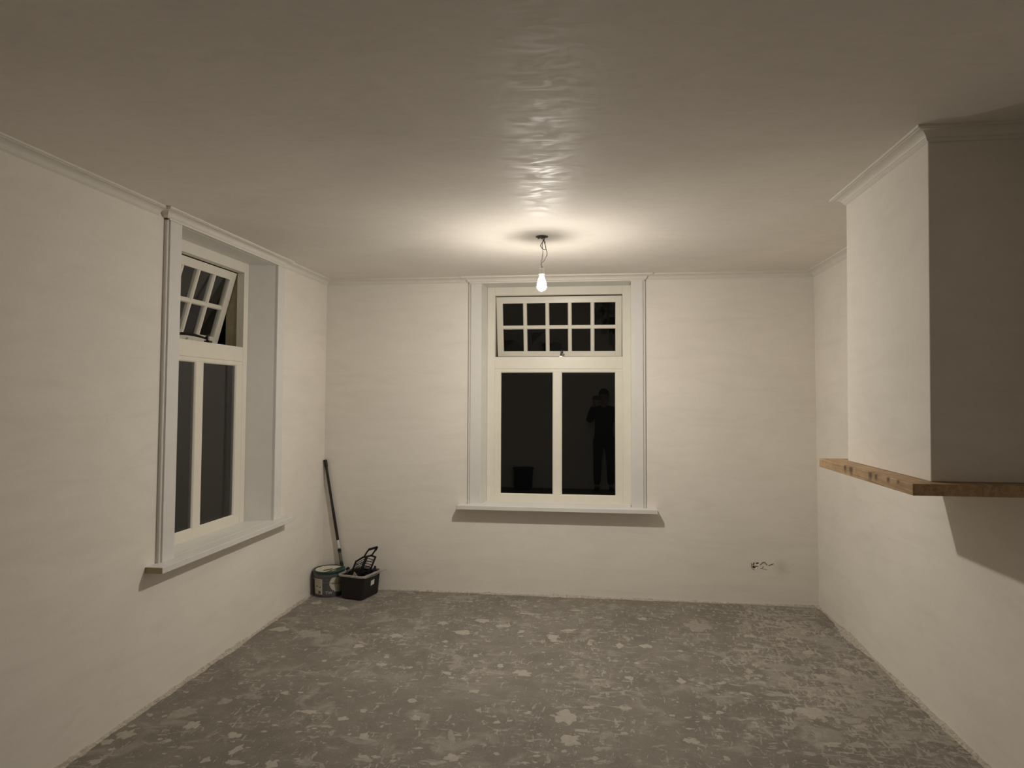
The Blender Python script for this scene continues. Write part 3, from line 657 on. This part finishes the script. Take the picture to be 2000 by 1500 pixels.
poly = lid_poly(pts, zt + 0.0008); n = len(poly); b_.add(poly + [p + Vector((0, 0, -0.0008)) for p in poly], [tuple(range(n)), tuple(range(n, 2 * n))] + [(i, (i + 1) % n, n + (i + 1) % n, n + i) for i in range(n)])
b_.build('print_oval', 'label_brown', lp)
b_ = MB(); pts = [(0.02, -0.075), (0.055, -0.045), (0.06, -0.052), (0.03, -0.084)]
poly = lid_poly(pts, zt + 0.0008); b_.add(poly + [p + Vector((0, 0, -0.0008)) for p in poly], [(0, 1, 2, 3), (4, 5, 6, 7)]); b_.build('print_stripe', 'label_white', lp)
# wire bail hanging in front
pts = []
for k in range(21):
    a = rad(-95 + 190 * k / 20); r = 0.1325
    drop = 0.052 * math.cos(rad(-90 + 180 * k / 20))
    pts.append((PX + r * math.cos(A0 + a), PY + r * math.sin(A0 + a), 0.176 - drop))
MB().tube(pts, 0.0016, 6).build('bail_handle', 'steel', bk)

# ------------------------------------------------------------------ black tub with decorating tools
TX, TY, TH_, TA, TB, TZ = 0.414, -0.197, 0.245, 0.262, 0.298, 0.199
tl = Vector((math.sin(TH_), math.cos(TH_), 0)); tw = Vector((-math.cos(TH_), math.sin(TH_), 0)); tc = Vector((TX, TY, 0))
def rrect(a, b2, z, r, seg=5):
    out_ = []
    for sx, sy, st in ((1, 1, 0), (-1, 1, 90), (-1, -1, 180), (1, -1, 270)):
        for k in range(seg + 1):
            an = rad(st + 90 * k / seg); out_.append(tc + tw * (sx * (a / 2 - r) + r * math.cos(an)) + tl * (sy * (b2 / 2 - r) + r * math.sin(an)) + Vector((0, 0, z)))
    return out_
def loft(rings, cap0=True, cap1=False, close=False):
    b = MB(); n = len(rings[0]); vs = [p for rg in rings for p in rg]; fs = []; m_ = len(rings)
    for i in range(m_ if close else m_ - 1):
        i2 = (i + 1) % m_
        for k in range(n):
            k2 = (k + 1) % n; fs.append((i * n + k, i * n + k2, i2 * n + k2, i2 * n + k))
    if cap0: fs.append(tuple(range(n))[::-1])
    if cap1: fs.append(tuple(range((m_ - 1) * n, m_ * n)))
    return b.add(vs, fs)
tub = empty('tool_tub', (TX, TY, 0)); tag(tub, 'black plastic tub with dusty grey rim beside the paint bucket', 'tub')
ba, bb2 = TA * 0.79, TB * 0.882
ta, tb2 = TA - 0.022, TB - 0.022
b_ = loft([rrect(ba - 0.012, bb2 - 0.012, 0.0005, 0.03), rrect(ba, bb2, 0.008, 0.032), rrect(ta, tb2, TZ - 0.012, 0.034), rrect(ta - 0.006, tb2 - 0.006, TZ - 0.012, 0.032), rrect(ba - 0.008, bb2 - 0.008, 0.010, 0.030)], True, True)
b_.build('tub_body', 'tub_black', tub)
b_ = loft([rrect(ta - 0.004, tb2 - 0.004, TZ - 0.012, 0.034), rrect(TA, TB, TZ - 0.014, 0.040), rrect(TA, TB, TZ - 0.002, 0.040), rrect(TA - 0.006, TB - 0.006, TZ, 0.038), rrect(ta - 0.004, tb2 - 0.004, TZ, 0.034)], False, False, True)
rim = b_.build('tub_rim', 'tub_rim', tub)
# label on the long side facing right
def side_pt(s, z, off):   # point on the +x long side (tw negative side)
    f = (z - 0.008) / (TZ - 0.02); a = ba + (ta - ba) * f
    return tc - tw * (a / 2 + off) + tl * s + Vector((0, 0, z))
b_ = MB(); q = [side_pt(-0.015, 0.095, 0.0012), side_pt(0.035, 0.100, 0.0012), side_pt(0.035, 0.140, 0.0012), side_pt(-0.015, 0.136, 0.0012)]
b_.add(q + [p + tw * 0.001 for p in q], [(0, 1, 2, 3), (4, 5, 6, 7), (0, 1, 5, 4), (1, 2, 6, 5), (2, 3, 7, 6), (3, 0, 4, 7)]); b_.build('sticker', 'label_white', tub)
# wire handle along the rim
pts = [side_pt(s, TZ - 0.022 + 0.01 * abs(s) / 0.15, 0.016 + 0.0) for s in (-0.135, -0.1, -0.05, 0.0, 0.05, 0.1, 0.15)] + [tc - tw * (TA / 2 + 0.025) + tl * 0.165 + Vector((0, 0, TZ - 0.010))]
MB().tube(pts, 0.0026, 6).build('wire_handle', 'steel', tub)

# roller grid standing in the tub
O = Vector((0.302, -0.225, 0.085)); wv = Vector((0.146, 0.070, 0.026)); uv = Vector((0.070, 0.030, 0.190)); nn = wv.cross(uv).normalized()
def GP(s, t, k=0.0): return O + wv * s + uv * t + nn * k
grid = empty('roller_grid', O); tag(grid, 'black plastic paint roller grid with loop handle sticking out of the tub', 'roller grid')
def bar3(p, q, w_, h_, name, parent, mat='tool_black'):
    d = (q - p).normalized(); sd = d.cross(nn).normalized() * w_ / 2; kk = nn * h_ / 2
    b = MB(); b.add([p - sd - kk, p + sd - kk, p + sd + kk, p - sd + kk, q - sd - kk, q + sd - kk, q + sd + kk, q - sd + kk], [(0, 3, 2, 1), (4, 5, 6, 7), (0, 1, 5, 4), (1, 2, 6, 5), (2, 3, 7, 6), (3, 0, 4, 7)])
    return b.build(name, mat, parent)
fr_ = [(0, 0), (1, 0), (1, 1.02), (0.72, 1.14), (0.28, 1.14), (0, 1.02)]
b_ = MB()
for i in range(len(fr_)):
    p, q = GP(*fr_[i]), GP(*fr_[(i + 1) % len(fr_)])
    d = (q - p).normalized(); sd = d.cross(nn).normalized() * 0.007; kk = nn * 0.005; p = p - d * 0.006; q = q + d * 0.006
    b_.add([p - sd - kk, p + sd - kk, p + sd + kk, p - sd + kk, q - sd - kk, q + sd - kk, q + sd + kk, q - sd + kk], [(0, 3, 2, 1), (4, 5, 6, 7), (0, 1, 5, 4), (1, 2, 6, 5), (2, 3, 7, 6), (3, 0, 4, 7)])
b_.build('grid_frame', 'tool_black', grid)
bar3(GP(0.5, 0), GP(0.5, 1.12), 0.022, 0.008, 'centre_rib', grid)
for half in (0, 1):
    for k in range(9):
        t0_ = 0.06 + k * 0.105
        if half == 0: p, q = GP(0.02, t0_), GP(0.46, min(1.06, t0_ + 0.16))
        else: p, q = GP(0.98, t0_), GP(0.54, min(1.06, t0_ + 0.16))
        bar3(p, q, 0.0055, 0.004, 'grid_bar', grid)
for k in range(4): bar3(GP(0.02, 0.22 + 0.22 * k), GP(0.98, 0.22 + 0.22 * k), 0.004, 0.004, 'cross_bar', grid)
hd_ = [(0.34, 1.14), (0.40, 1.36), (0.46, 1.45), (0.86, 1.47), (0.84, 1.36), (0.74, 1.14)]
b_ = MB()
for i in range(5):
    p, q = GP(*hd_[i]), GP(*hd_[i + 1]); d = (q - p).normalized(); wd = 0.009 if i in (2, 3) else 0.006
    sd = d.cross(nn).normalized() * wd; kk = nn * 0.005; p = p - d * 0.005; q = q + d * 0.005
    b_.add([p - sd - kk, p + sd - kk, p + sd + kk, p - sd + kk, q - sd - kk, q + sd - kk, q + sd + kk, q - sd + kk], [(0, 3, 2, 1), (4, 5, 6, 7), (0, 1, 5, 4), (1, 2, 6, 5), (2, 3, 7, 6), (3, 0, 4, 7)])
b_.build('loop_handle', 'tool_black', grid)

# paint roller: cage, bent wire and grip hooking over the left side of the rim
rl = empty('paint_roller', (0.36, -0.235, 0.036)); tag(rl, 'black paint roller lying in the tub with its wire over the left rim', 'paint roller')
MB().tube([(0.360, -0.246, 0.060), (0.425, -0.222, 0.060)], 0.024, 18).build('roller_sleeve', 'tool_black', rl)
MB().tube([(0.362, -0.246, 0.060), (0.338, -0.254, 0.070), (0.322, -0.256, 0.120), (0.312, -0.236, 0.195), (0.318, -0.205, 0.222)], 0.0042, 8).build('roller_wire', 'tool_black', rl)
MB().tube([(0.318, -0.205, 0.222), (0.304, -0.190, 0.223), (0.288, -0.190, 0.209)], [0.008, 0.011, 0.009], 10).build('roller_grip', 'tool_black', rl)
# flat stirring stick and a scraper
MB().prism([(0.375, -0.300, 0.011), (0.420, -0.306, 0.011), (0.446, -0.318, 0.170), (0.400, -0.306, 0.222), (0.380, -0.304, 0.178)], (0.002, 0.006, 0.0)).build('stirring_stick', 'tan_wood', origin=(0.40, -0.303, 0.011))
tag(bpy.data.objects['stirring_stick'], 'tan wooden stirring stick poking up inside the tub', 'stick')
sc = empty('scraper', (0.49, -0.135, 0.011)); tag(sc, 'small scraper with dark purple handle at the back of the tub', 'scraper')
MB().tube([(0.496, -0.120, 0.13), (0.508, -0.112, 0.190), (0.513, -0.108, 0.226)], [0.011, 0.012, 0.009], 10).build('handle', 'tool_purple', sc)
MB().prism([(0.474, -0.130, 0.011), (0.504, -0.122, 0.011), (0.502, -0.118, 0.135), (0.490, -0.122, 0.135)], (0.001, -0.002, 0.0)).build('blade', 'steel', sc)
MB().lathe((0.484, -0.205, 0), [(0.018, 0.0112), (0.021, 0.018), (0.022, 0.165), (0.020, 0.172), (0.010, 0.175)], 20).build('filler_jar', 'tool_grey', origin=(0.484, -0.205, 0.0112))
tag(bpy.data.objects['filler_jar'], 'small grey plastic jar standing in the tub right of the grid', 'jar')

# ------------------------------------------------------------------ telescopic pole leaning in the corner
pb, pt = Vector((0.222, -0.030, 0.006)), Vector((0.0165, -0.022, 1.112))
pole = empty('extension_pole', (pb.x, pb.y, 0)); tag(pole, 'dark telescopic pole with black grip leaning into the corner behind the bucket', 'pole')
pp = lambda t: pb.lerp(pt, t)
MB().tube([pp(0.36), pp(0.945)], 0.0115, 14).build('upper_tube', 'pole_green', pole)
MB().tube([pp(0.30), pp(0.62)], 0.0125, 14).build('middle_tube', 'pole_maroon', pole)
MB().tube([pp(0.0), pp(0.30)], 0.0140, 14).build('lower_tube', 'pole_sleeve', pole)
MB().tube([pp(0.285), pp(0.300)], 0.0160, 14).build('locking_collar', 'tool_black', pole)
MB().tube([pp(0.17), pp(0.20)], 0.0160, 14).build('end_ferrule', 'lid_green', pole)
MB().tube([pp(0.94), pp(0.948), pp(0.992), pp(1.0)], [0.013, 0.0150, 0.0150, 0.012], 14).build('grip', 'tool_black', pole)
def pole_sticker(t0_, t1_, r, mat, a0, a1):
    b = MB(); d = (pt - pb).normalized(); cd = (CAMLOC - pp(0.3)); cd = (cd - d * cd.dot(d)).normalized(); sd = d.cross(cd)
    n = 8
    for tt in (t0_, t1_):
        for k in range(n + 1):
            a = rad(a0 + (a1 - a0) * k / n); b.v.append(pp(tt) + (cd * math.cos(a) + sd * math.sin(a)) * r)
    b.f = [(k, k + 1, n + 2 + k, n + 1 + k) for k in range(n)]
    b.build('sticker', mat, pole)
pole_sticker(0.308, 0.372, 0.0130, 'label_white', -60, 55)
pole_sticker(0.212, 0.275, 0.0145, 'tool_grey', -60, 70)

# ------------------------------------------------------------------ behind the camera: the photographer and a black bin, seen mirrored in the far window
bn = empty('rubble_bin', (1.055, -6.125, 0)); tag(bn, 'black rubble bin near the rear wall, mirrored in the far window', 'bin')
MB().lathe((1.055, -6.125, 0), [(0.155, 0.001), (0.160, 0.01), (0.178, 0.375), (0.170, 0.375), (0.150, 0.02)], 36).build('bin_body', 'tub_black', bn)
MB().lathe((1.055, -6.125, 0), [(0.1785, 0.366), (0.192, 0.368), (0.194, 0.392), (0.176, 0.392)], 36, False, False).build('bin_rim', 'tub_black', bn)

def skin_mesh(name, verts, edges, mat, parent, sub=2, root=0):
    org = world_loc(parent)
    me = bpy.data.meshes.new(name); me.from_pydata([Vector(v[0]) - org for v in verts], edges, []); me.update()
    o = bpy.data.objects.new(name, me); COL.objects.link(o); o.parent = parent
    sk = o.modifiers.new('skin', 'SKIN'); sk.use_smooth_shade = True
    if not me.skin_vertices: 
        bm = bmesh.new(); bm.from_mesh(me); bm.verts.layers.skin.verify(); bm.to_mesh(me); bm.free()
    for i, v in enumerate(verts):
        me.skin_vertices[0].data[i].radius = v[1] if isinstance(v[1], tuple) else (v[1], v[1])
        me.skin_vertices[0].data[i].use_root = (i == root)
    ss = o.modifiers.new('smooth', 'SUBSURF'); ss.levels = sub; ss.render_levels = sub
    me.materials.append(MAT[mat]); return o
HXp, HYp = 2.505, -6.07
person = empty('person', (HXp, HYp, 0)); tag(person, 'person in dark coat and trousers photographing the room, mirrored in the far window', 'person')
def P3(x, y, z): return (HXp + x, HYp + y, z)
V = [(P3(0, 0, 0.98), (0.145, 0.105)), (P3(0, 0, 1.12), (0.135, 0.100)), (P3(0, 0.0, 1.30), (0.155, 0.110)), (P3(0, 0, 1.44), (0.135, 0.085)), (P3(0, 0.01, 1.53), (0.055, 0.055)), (P3(0, 0.02, 1.60), (0.058, 0.062)),
     (P3(0, 0.03, 1.68), (0.078, 0.092)), (P3(0, 0.025, 1.755), (0.072, 0.085))]
Ed = [(0, 1), (1, 2), (2, 3), (3, 4), (4, 5), (5, 6), (6, 7)]
def add(v, r, e): V.append((v, r)); Ed.append((e, len(V) - 1)); return len(V) - 1
for s in (-1, 1):
    hip = add(P3(s * 0.10, 0, 0.90), 0.088, 0); kn = add(P3(s * 0.115, 0.02, 0.50), 0.058, hip); cf = add(P3(s * 0.12, 0.0, 0.36), 0.056, kn); an = add(P3(s * 0.125, -0.01, 0.09), 0.038, cf)
    he = add(P3(s * 0.13, 0.05, 0.045), 0.038, an); add(P3(s * 0.14, 0.15, 0.035), 0.030, he)
    sh = add(P3(s * 0.185, 0, 1.42), 0.066, 3)
    el = add((2.250 if s < 0 else 2.735, -5.98, 1.245), 0.046, sh)
    wr_ = add((2.338 if s < 0 else 2.470, -5.795, 1.545), 0.028, el)
    pm = add((2.332 if s < 0 else 2.458, -5.755, 1.600), (0.032, 0.018), wr_)
    # fingers behind the phone, thumb in front of the screen side
    bx = 2.318 if s < 0 else 2.462
    for k, (dz, ln) in enumerate(((0.052, 0.9), (0.034, 1.0), (0.016, 0.95), (-0.002, 0.8))):
        f1 = add((bx - s * (-0.004) , -5.737, 1.618 + dz), 0.0095, pm); f2 = add((bx + (-s) * 0.020 * ln, -5.722, 1.624 + dz), 0.0088, f1); add((bx + (-s) * 0.036 * ln, -5.7235, 1.626 + dz), 0.0078, f2)
    t1 = add((bx - s * 0.006, -5.760, 1.640), 0.0105, pm); add((bx - s * 0.030, -5.758, 1.664), 0.009, t1)
body = skin_mesh('body', V, Ed, 'skin_tone', person)
# clothes over the body
Vc = [(P3(0, 0, 0.80), (0.190, 0.145)), (P3(0, 0, 0.98), (0.185, 0.140)), (P3(0, 0, 1.15), (0.170, 0.130)), (P3(0, 0, 1.32), (0.185, 0.135)), (P3(0, 0, 1.45), (0.150, 0.105)), (P3(0, 0.0, 1.53), (0.085, 0.082))]
Ec = [(0, 1), (1, 2), (2, 3), (3, 4), (4, 5)]
for s in (-1, 1):
    Vc.append((P3(s * 0.195, 0, 1.43), 0.085)); a_ = len(Vc) - 1; Ec.append((4, a_))
    Vc.append(((2.245 if s < 0 else 2.740, -5.98, 1.240), 0.066)); b2_ = len(Vc) - 1; Ec.append((a_, b2_))
    Vc.append(((2.333 if s < 0 else 2.475, -5.810, 1.515), 0.044)); c_ = len(Vc) - 1; Ec.append((b2_, c_))
skin_mesh('coat', Vc, Ec, 'coat_dark', person)
Vt = [(P3(0, 0, 0.96), (0.16, 0.125))]; Et = []
for s in (-1, 1):
    Vt.append((P3(s * 0.10, 0, 0.86), 0.105)); i1 = len(Vt) - 1; Et.append((0, i1))
    Vt.append((P3(s * 0.115, 0.015, 0.50), 0.078)); Et.append((i1, i1 + 1)); Vt.append((P3(s * 0.125, -0.005, 0.10), 0.066)); Et.append((i1 + 1, i1 + 2))
skin_mesh('trousers', Vt, Et, 'trouser_dark', person)
for s in (-1, 1):
    skin_mesh('shoe', [(P3(s * 0.127, -0.03, 0.050), (0.046, 0.050)), (P3(s * 0.132, 0.06, 0.044), (0.048, 0.042)), (P3(s * 0.140, 0.17, 0.034), (0.042, 0.032))], [(0, 1), (1, 2)], 'tub_black', person)
# hair cap, face
def ellipsoid(c, r, seg=20, rings=12, keep=None):
    b = MB(); vs = []; fs = []
    for i in range(rings + 1):
        th = math.pi * i / rings
        for k in range(seg):
            ph = 2 * math.pi * k / seg; vs.append((c[0] + r[0] * math.sin(th) * math.cos(ph), c[1] + r[1] * math.sin(th) * math.sin(ph), c[2] + r[2] * math.cos(th)))
    for i in range(rings):
        for k in range(seg):
            f = (i * seg + k, i * seg + (k + 1) % seg, (i + 1) * seg + (k + 1) % seg, (i + 1) * seg + k)
            if keep is None or keep(sum((Vector(vs[j]) for j in f), Vector()) / 4): fs.append(f)
    return b.add(vs, fs)
hc = P3(0, 0.015, 1.715)
ellipsoid(hc, (0.094, 0.110, 0.120), 24, 16, lambda p: p.z > 1.745 or (p.y < HYp + 0.03 and p.z > 1.60)).build('hair', 'hair_dark', person, smooth=True)
for s in (-1, 1):
    ellipsoid(P3(s * 0.030, 0.108, 1.700), (0.012, 0.010, 0.008), 12, 8).build('eye', 'eye_white', person, smooth=True)
    ellipsoid(P3(s * 0.082, 0.015, 1.690), (0.012, 0.022, 0.032), 12, 8).build('ear', 'skin_tone', person, smooth=True)
MB().prism([P3(-0.012, 0.108, 1.660), P3(0.012, 0.108, 1.660), P3(0.0, 0.140, 1.664), ], (0, -0.004, 0.045)).build('nose', 'skin_tone', person)
ellipsoid(P3(0, 0.106, 1.632), (0.024, 0.010, 0.007), 12, 8).build('mouth', 'mouth_red', person, smooth=True)
ph = MB().box((2.318, -5.716, 1.622), (2.472, -5.708, 1.698)).build('phone', 'tool_black', origin=(2.395, -5.712, 1.622), bevel=0.003)
tag(ph, 'black phone held up in both hands by the photographer', 'phone')
